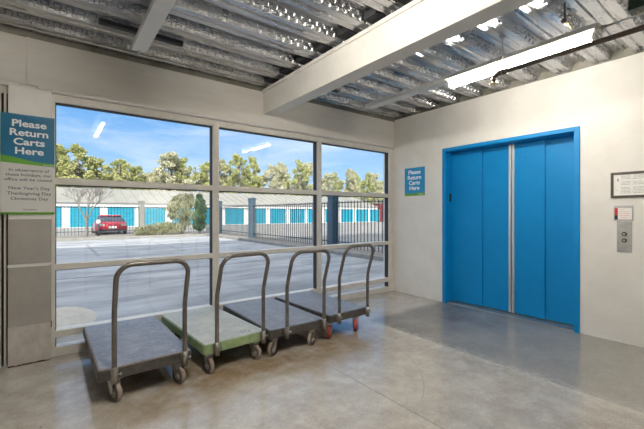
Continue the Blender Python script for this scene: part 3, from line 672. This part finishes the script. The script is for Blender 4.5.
# ------------------------------------------------------------------ outdoors
gr = MB(); gr.box((-30, YW+0.1, -0.3), (7.6, 22.0, -0.03)); gr.box((7.6, YW+0.1, -0.3), (60, 6.0, -0.03))
struct(gr.build('ground', M['asphalt']))
struct(MB().box((-30, 25.3, -0.3), (90, 60, 0.0)).box((9.1, 6.0, -0.3), (90, 25.3, 0.0)).build('pavement', M['farpave']))
struct(MB().box((-30, 22.16, -0.3), (7.76, 25.3, 0.06)).box((7.76, 6.16, -0.3), (9.1, 25.3, 0.06)).build('ground_verge', M['mulch']))
struct(MB().box((-30, 22.0, -0.3), (7.76, 22.16, 0.10)).box((7.6, 6.0, -0.3), (7.76, 22.0, 0.10)).box((7.76, 6.0, -0.3), (9.1, 6.16, 0.10)).build('kerb', M['kerb'], bevel=0.02))
struct(box((-6, YW+0.13, -0.2), (XE+2, YW+0.75, -0.015)).build('pavement_strip', M['kerb']))
el_ = MB().lathe([(0, 0.012), (0.42, 0.012), (0.46, 0.0)], (0, 0, 0), (0, 0, 1), 40).build('concrete_patch', M['paleconc']); el_.location = (0.13, 5.82, -0.03); el_.scale = (0.72, 1.45, 1); el_.rotation_euler = (0,0,0.1); el_['kind'] = 'structure'
# painted parking lines
ln = MB()
for k in range(4): ln.box((1.1+2.7*k-5.4, 13.5, -0.03), (1.22+2.7*k-5.4, 18.5, -0.026))
ln.box((-6, 9.2, -0.03), (7.0, 9.3, -0.026)); o = ln.build('pavement_marking_lines', mat('worn paint line', (0.36, 0.37, 0.38), 0.9, color2=(0.2, 0.21, 0.23), nscale=14)); o['kind'] = 'structure'

def fence_panel(a, b, label, rails=(0.22, 1.68)):
    a = Vector((*a, 0.06)); b = Vector((*b, 0.06)); d = b-a; L = d.length; u = d.normalized()
    e_ = empty('iron_fence', a, math.atan2(u.y, u.x)); tag(e_, label, 'fence', 'iron fence panels around the lot')
    for z in rails: box((0, -0.018, z), (L, 0.018, z+0.035)).build('rail', M['ironblue'], e_)
    n = int(L/0.165); pk = None
    for k in range(n+1):
        x = (L-0.02)*k/n+0.01
        if pk is None: pk = box((-0.011, -0.011, 0.02), (0.011, 0.011, 1.76)).build('picket', M['ironblue'], e_); pk.location = (x, 0, 0)
        else: q = pk.copy(); C.objects.link(q); q.parent = e_; q.location = (x, 0, 0)
FX, FYl = 8.5, 24.9
fence_panel((-4.5, FYl), (4.28, FYl), 'black iron fence panel in front of the red car and teal doors')
fence_panel((4.62, FYl), (8.4, FYl), 'black iron fence panel behind the green shrubs')
fence_panel((FX, 24.7), (FX, 22.45), 'short black iron fence panel at the far corner of the lot')
fence_panel((FX, 22.05), (FX, 17.65), 'black iron fence panel between the two far slate posts')
fence_panel((FX, 17.28), (FX, 10.72), 'long black iron fence panel between the middle and nearest slate posts')
fence_panel((FX, 10.34), (FX, 6.3), 'black iron fence panel nearest, right of the nearest slate post')
def post(x, y, h, m, label, w=0.30):
    e_ = empty('fence_post', (x, y, 0.04)); tag(e_, label, 'post')
    box((-w/2, -w/2, 0), (w/2, w/2, h-0.08)).build('shaft', m, e_, bevel=0.01)
    MB().box((-w/2-0.03, -w/2-0.03, h-0.08), (w/2+0.03, w/2+0.03, h-0.02)).prism([(-w/2, h-0.02), (w/2, h-0.02), (0.0, h+0.03)], 1, -w/2, w/2).build('cap', m, e_, bevel=0.008)
post(4.45, FYl, 2.12, M['postgrey'], 'grey square fence post between the red car and the shrubs', 0.30)
post(FX, 22.25, 2.12, M['postblue'], 'slate blue fence post farthest away, beside the window mullion')
post(FX, 17.47, 2.15, M['postblue'], 'slate blue fence post in the middle, seen through the second window bay')
post(FX, 10.53, 2.02, M['postblue'], 'slate blue fence post nearest, seen through the right window bay')

# storage building with teal roll-up doors
sb = empty('storage_building', (0, 41, 0)); tag(sb, 'long low white storage building with teal roll-up doors and grey roof', 'building')
box((-14, 0.10, 0), (42.4, 10, 2.42)).build('wall', M['bwall'], sb)
box((-14, -0.10, 2.03), (42.4, 0.2, 2.46)).build('fascia', M['bwall'], sb)
rf = MB(); rf.prism([(-0.3, 2.44), (5.5, 4.15), (11.3, 2.44), (11.3, 2.40), (5.5, 4.05), (-0.3, 2.40)], 0, -14.2, 42.6)
rfo = rf.build('roof', M['roof'], sb); sm = MB()
for k in range(57): sm.prism([(-0.3, 2.445), (5.5, 4.155), (5.5, 4.20), (-0.3, 2.49)], 0, -14+k*1.0, -13.96+k*1.0)
sm.build('roof_seam', M['roof'], rfo)
for k in range(-5, 14):
    x0 = 1.2+3.05*k
    if k == 2: x0 -= 0.05
    d = MB(); n = 14
    for j in range(n): z0 = 0.06+1.98*j/n; d.prism([(0.10, z0), (0.04, z0+0.03), (0.04, z0+0.09), (0.10, z0+1.98/n)], 0, x0, x0+2.42)
    dd = d.build('roll_up_door', M['teal'], sb)
    box((x0+1.1, 0.0, 0.5), (x0+1.3, 0.04, 0.56)).build('door_handle', M['fork'], dd)
rb_ = empty('red_building', (43.5, 40, 0)); tag(rb_, 'dark red building end seen at the far right through the glass', 'building')
box((-0.4, 0, 0), (5.0, 9, 3.0)).build('wall', M['redwall'], rb_); box((-0.5, -0.2, 3.0), (5.2, 9.2, 3.15)).build('roof', M['roof'], rb_)

# red car, seen from behind
car = empty('red_car', (2.98, 26.0, 0.0)); tag(car, 'red car seen from behind, parked beyond the iron fence', 'car')
def loft(secs, name, m, parent, bevel=0):
    b = MB(); n = len(secs[0]); vs = [v for s in secs for v in s]
    fs = [(i*n+k, i*n+(k+1) % n, (i+1)*n+(k+1) % n, (i+1)*n+k) for i in range(len(secs)-1) for k in range(n)] + [tuple(range(n)), tuple((len(secs)-1)*n+k for k in reversed(range(n)))]
    b.add(vs, fs, True); return b.build(name, m, parent)
def sec(y, w, z0, z1, t): return [(-w, y, z0), (w, y, z0), (w*1.02, y, (z0+z1)/2), (w*t, y, z1), (-w*t, y, z1), (-w*1.02, y, (z0+z1)/2)]
loft([sec(0, .72, .34, .66, .92), sec(.12, .84, .26, .80, .90), sec(.6, .88, .2, .86, .90), (sec(2.2, .88, .18, .86, .9)), sec(3.6, .86, .2, .78, .88), sec(4.2, .70, .3, .6, .85)], 'car_body', M['carred'], car)
loft([sec(.55, .74, .84, .88, .92), sec(1.1, .74, .84, 1.20, .80), sec(2.0, .74, .84, 1.22, .80), sec(2.9, .74, .82, .86, .92)], 'car_window', M['carglass'], car)
loft([sec(1.0, .62, 1.19, 1.22, .9), sec(1.5, .62, 1.2, 1.27, .9), sec(2.1, .62, 1.19, 1.24, .9)], 'car_roof', M['carred'], car)
for x in (-.60, .60): box((x-.16, -.02, .56), (x+.16, .1, .70)).build('tail_light', M['hub'] , car, bevel=0.02)
box((-.22, -.03, .42), (.22, .02, .56)).build('number_plate', M['paper'], car)
box((-.74, -.03, .22), (.74, .1, .36)).build('bumper', M['black'], car, bevel=0.02)
for x in (-.78, .78):
    for y in (.8, 3.4): MB().lathe([(0, -.1), (.28, -.1), (.32, -.06), (.32, .06), (.28, .1), (0, .1)], (x, y, .32), (1,0,0), 20).build('car_wheel', M['black'], car)

# small pale utility box on a dark post by the bare tree
ub = empty('meter_box', (2.05, 24.3, 0.06)); tag(ub, 'small pale meter box on a dark post by the bare tree', 'utility box')
MB().cyl((0,0,0), (0,0,.7), .06, 12).build('stand', M['ironblue'], ub); MB().lathe([(0,.12),(.08,.11),(.13,.04),(.13,-.06),(.07,-.14),(0,-.15)], (0,-.03,.82), (0,-.3,1), 16).build('dial_case', M['bwall'], ub)

# ---- trees
def foliage_mesh(name, m, clumps, n, size, seed, flat=1.0):
    rnd = random.Random(seed); v = []; f = []
    tot = sum(c[3]**2 for c in clumps)
    for (cx, cy, cz, r) in clumps:
        for _ in range(int(n*r*r/tot)):
            th = rnd.uniform(0, 2*math.pi); u = rnd.uniform(-1, 1); rad = r*(rnd.random()**0.28)
            s = math.sqrt(1-u*u); p = Vector((cx+rad*s*math.cos(th), cy+rad*s*math.sin(th), cz+rad*u*flat))
            q = Vector((rnd.gauss(0,1), rnd.gauss(0,1), rnd.gauss(0,1))).normalized(); w = q.orthogonal().normalized(); k = size*rnd.uniform(.6, 1.3)
            t = q.cross(w); b = len(v)
            v += [tuple(p+w*k), tuple(p+t*k*.55), tuple(p-w*k), tuple(p-t*k*.55)]; f.append((b, b+1, b+2, b+3))
    me = bpy.data.meshes.new(name); me.from_pydata(v, [], f); me.materials.append(m); return me
def tree(kind, x, y, h, cw, seed, label, group=None, m='leafpine', n=4200, size=0.20, base=0.35):
    rnd = random.Random(seed); e_ = empty(kind, (x, y, 0)); tag(e_, label, 'tree', group)
    tr = MB(); tr.tube([(0,0,0), (rnd.uniform(-.2,.2), 0, h*.4), (rnd.uniform(-.4,.4), 0, h*.9)], [h*.018, h*.014, h*.004], 8)
    cl = []
    for k in range(60):
        t = base+(1-base)*(k/59.0); rr = cw*(0.30+0.75*math.sin(math.pi*min(1, (t-base)/(1-base)*.80+.16)))*.55
        a = rnd.uniform(0, 6.28); d = rr*rnd.uniform(.3, 1.5); c = (d*math.cos(a), d*math.sin(a), h*t*.95)
        cl.append((*c, cw*rnd.uniform(.08, .22))); tr.tube([(0, 0, h*t*.95-d*.5), c], [h*.006, h*.002], 5)
    tr.build('trunk', M['bark'], e_)
    me = foliage_mesh('foliage', M[m], cl, n, size, seed, 0.75); o = bpy.data.objects.new('foliage', me); C.objects.link(o); o.parent = e_
    return e_
protos = []
for k, (m, h, cw) in enumerate((('leafpine', 11, 4.0), ('leafpine', 11, 4.0), ('leafgrey', 11, 4.0), ('leafpine', 11, 3.6))):
    protos.append((tree('pine_tree', 0, 0, h, cw, 20+k, 'tall leafy tree in the dense row behind the storage building', 'trees behind the storage building', m, n=9000, size=0.14, base=0.15), h))
# (x, y, height, half width, kind)
row = [(-1.4,58,9.5,2.6,0),(0.9,58,11.0,2.0,1),(2.8,58,10.9,1.8,3),(4.8,58,9.6,1.5,0),(7.3,58,9.5,1.6,1),(9.6,58,8.9,1.8,3),(14.1,58,11.3,2.2,2),(16.4,58,10.8,1.7,0),(19.3,58,10.1,1.8,1),(22.7,58,11.1,1.9,2),(25.4,58,12.1,1.7,1),(29.0,58,12.3,1.3,3),(32.1,58,10.9,1.5,2),(34.9,58,11.7,1.5,2),(37.8,58,12.4,1.6,0),(40.9,58,12.3,1.6,2),(44.7,58,10.2,1.6,2),(47.4,58,10.6,1.4,1),(50.7,58,11.5,1.4,2),(53.7,58,11.7,1.3,0),(56.7,58,11.1,1.3,1),(60.0,58,11.5,1.3,2),(63.4,58,11.8,1.3,0),(-4.6,58,9.8,2.6,1),
       (-0.5,66,8.8,2.5,0),(2.2,66,8.8,2.3,2),(4.5,66,8.5,2.0,2),(6.9,66,8.4,2.1,0),(9.6,66,8.7,2.1,2),(12.8,66,9.0,2.2,2),(15.7,66,9.0,2.1,0),(19.1,66,8.9,2.2,2),(22.9,66,9.4,2.1,2),(27.0,66,9.5,1.9,0),(31.0,66,9.9,1.8,1),(34.8,66,10.0,1.9,2),(38.7,66,10.1,1.9,0),(44.6,66,10.5,2.0,2),(48.8,66,9.8,1.6,0),(55.5,66,10.0,1.7,2),(59.4,66,10.3,1.5,0),(63.5,66,10.3,1.5,1),(67.5,66,10.5,1.6,2),(72,66,10.8,2.0,0),(-3.8,66,9,2.4,2)]
used = set(); cnt = {}
for i, (x, y, h, hwid, k) in enumerate(row):
    pt, ph_ = protos[k]
    o = pt if k not in used else copy_tree(pt)
    used.add(k); sz = h/(ph_*1.03); sx = max(0.62, hwid/2.0) * (1.0 if y < 60 else 1.25)
    o.location = (x, y + (0.9 if i % 2 else -0.9), 0); o.scale = (sx, sx, sz); o.rotation_euler = (0, 0, i*1.3)
    d_ = 0.6036*x + 0.7973*y; px = 322 + 354*(0.7973*x - 0.6036*y)/d_
    bay = 'left' if px < 214 else ('middle' if px < 318 else 'right')
    line = 'front' if y < 60 else 'back'
    cnt[(bay, line)] = cnt.get((bay, line), 0) + 1
    ords = ('first', 'second', 'third', 'fourth', 'fifth', 'sixth', 'seventh', 'eighth', 'ninth', 'tenth', 'eleventh', 'twelfth', 'thirteenth')
    rank = sorted([q for q in row if (q[1] < 60) == (y < 60) and (lambda p_: 'left' if p_ < 214 else ('middle' if p_ < 318 else 'right'))(322 + 354*(0.7973*q[0] - 0.6036*q[1])/(0.6036*q[0] + 0.7973*q[1])) == bay]).index((x, y, h, hwid, k))
    o['label'] = '%s tree, %s from the left in the %s row, through the %s window bay' % ('pale dry-crowned' if k == 2 else 'green leafy', ords[rank], line, bay)
    o['group'] = 'pale trees behind the storage building' if k == 2 else 'green trees behind the storage building'

# bare tree
bt = MB(); rnd = random.Random(5)
def branch(p, d, L, r, dep):
    q = p + d*L; mid = p + d*L*.5 + Vector((rnd.uniform(-1,1), rnd.uniform(-1,1), 0))*L*.05
    bt.tube([p, mid, q], [r, r*.85, r*.65], 6 if dep > 1 else 4, False)
    if dep == 0: return
    for k in range(3):
        dd = (d + Vector((rnd.uniform(-.75,.75), rnd.uniform(-.75,.75), rnd.uniform(-.15,.45)))).normalized(); branch(q, dd, L*rnd.uniform(.6,.82), r*.6, dep-1)
branch(Vector((0,0,0)), Vector((0.02,0,1)), .9, .085, 0)
for d in ((-.42,0,.9), (.38,.1,.92), (.05,-.2,1)): branch(Vector((0.02,0,.88)), Vector(d).normalized(), .72, .05, 5)
bo = bt.build('bare_tree', M['bark'], loc=(1.42, 23.6, 0.05)); tag(bo, 'leafless tree with a forked trunk in front of the iron fence', 'tree')

def shrub(name, x, y, cl, m, label, n, size, flat=1.0, stem=True):
    e_ = empty(name, (x, y, 0.05)); tag(e_, label, 'shrub')
    me = foliage_mesh('foliage', M[m], cl, n, size, int(x*100), flat); o = bpy.data.objects.new('foliage', me); C.objects.link(o); o.parent = e_
    st = MB()
    for c in cl[:6]: st.tube([(c[0]*.2, c[1]*.2, 0), (c[0], c[1], c[2])], [.04, .015], 5)
    st.build('stem', M['bark'], e_)
shrub('olive_shrub', 6.65, 24.0, [(0,0,1.5,.6),(.5,.1,2.0,.42),(-.45,0,1.8,.4),(.1,0,2.35,.36),(.55,0,1.2,.4),(-.55,0,1.2,.34),(.2,0,.7,.4),(-.3,.1,2.2,.3),(.6,0,2.4,.25),(-.8,0,1.6,.25)], 'leafolive', 'tall olive green shrub with loose branches left of the dark conifer', 2600, .075)
shrub('dark_conifer', 7.45, 22.9, [(0,0,.6,.42),(0,0,1.1,.44),(.1,0,1.6,.40),(.05,0,2.05,.33),(0,0,2.4,.2)], 'leafdark', 'dark green upright conifer beside the first window mullion', 3000, .07)
shrub('low_hedge', 4.95, 23.2, [(-.9,0,.25,.35),(-.4,0,.32,.42),(.1,0,.4,.45),(.6,0,.45,.48),(1.1,0,.4,.45)], 'leafolive', 'low olive green hedge at the foot of the fence', 2600, .06, .8)
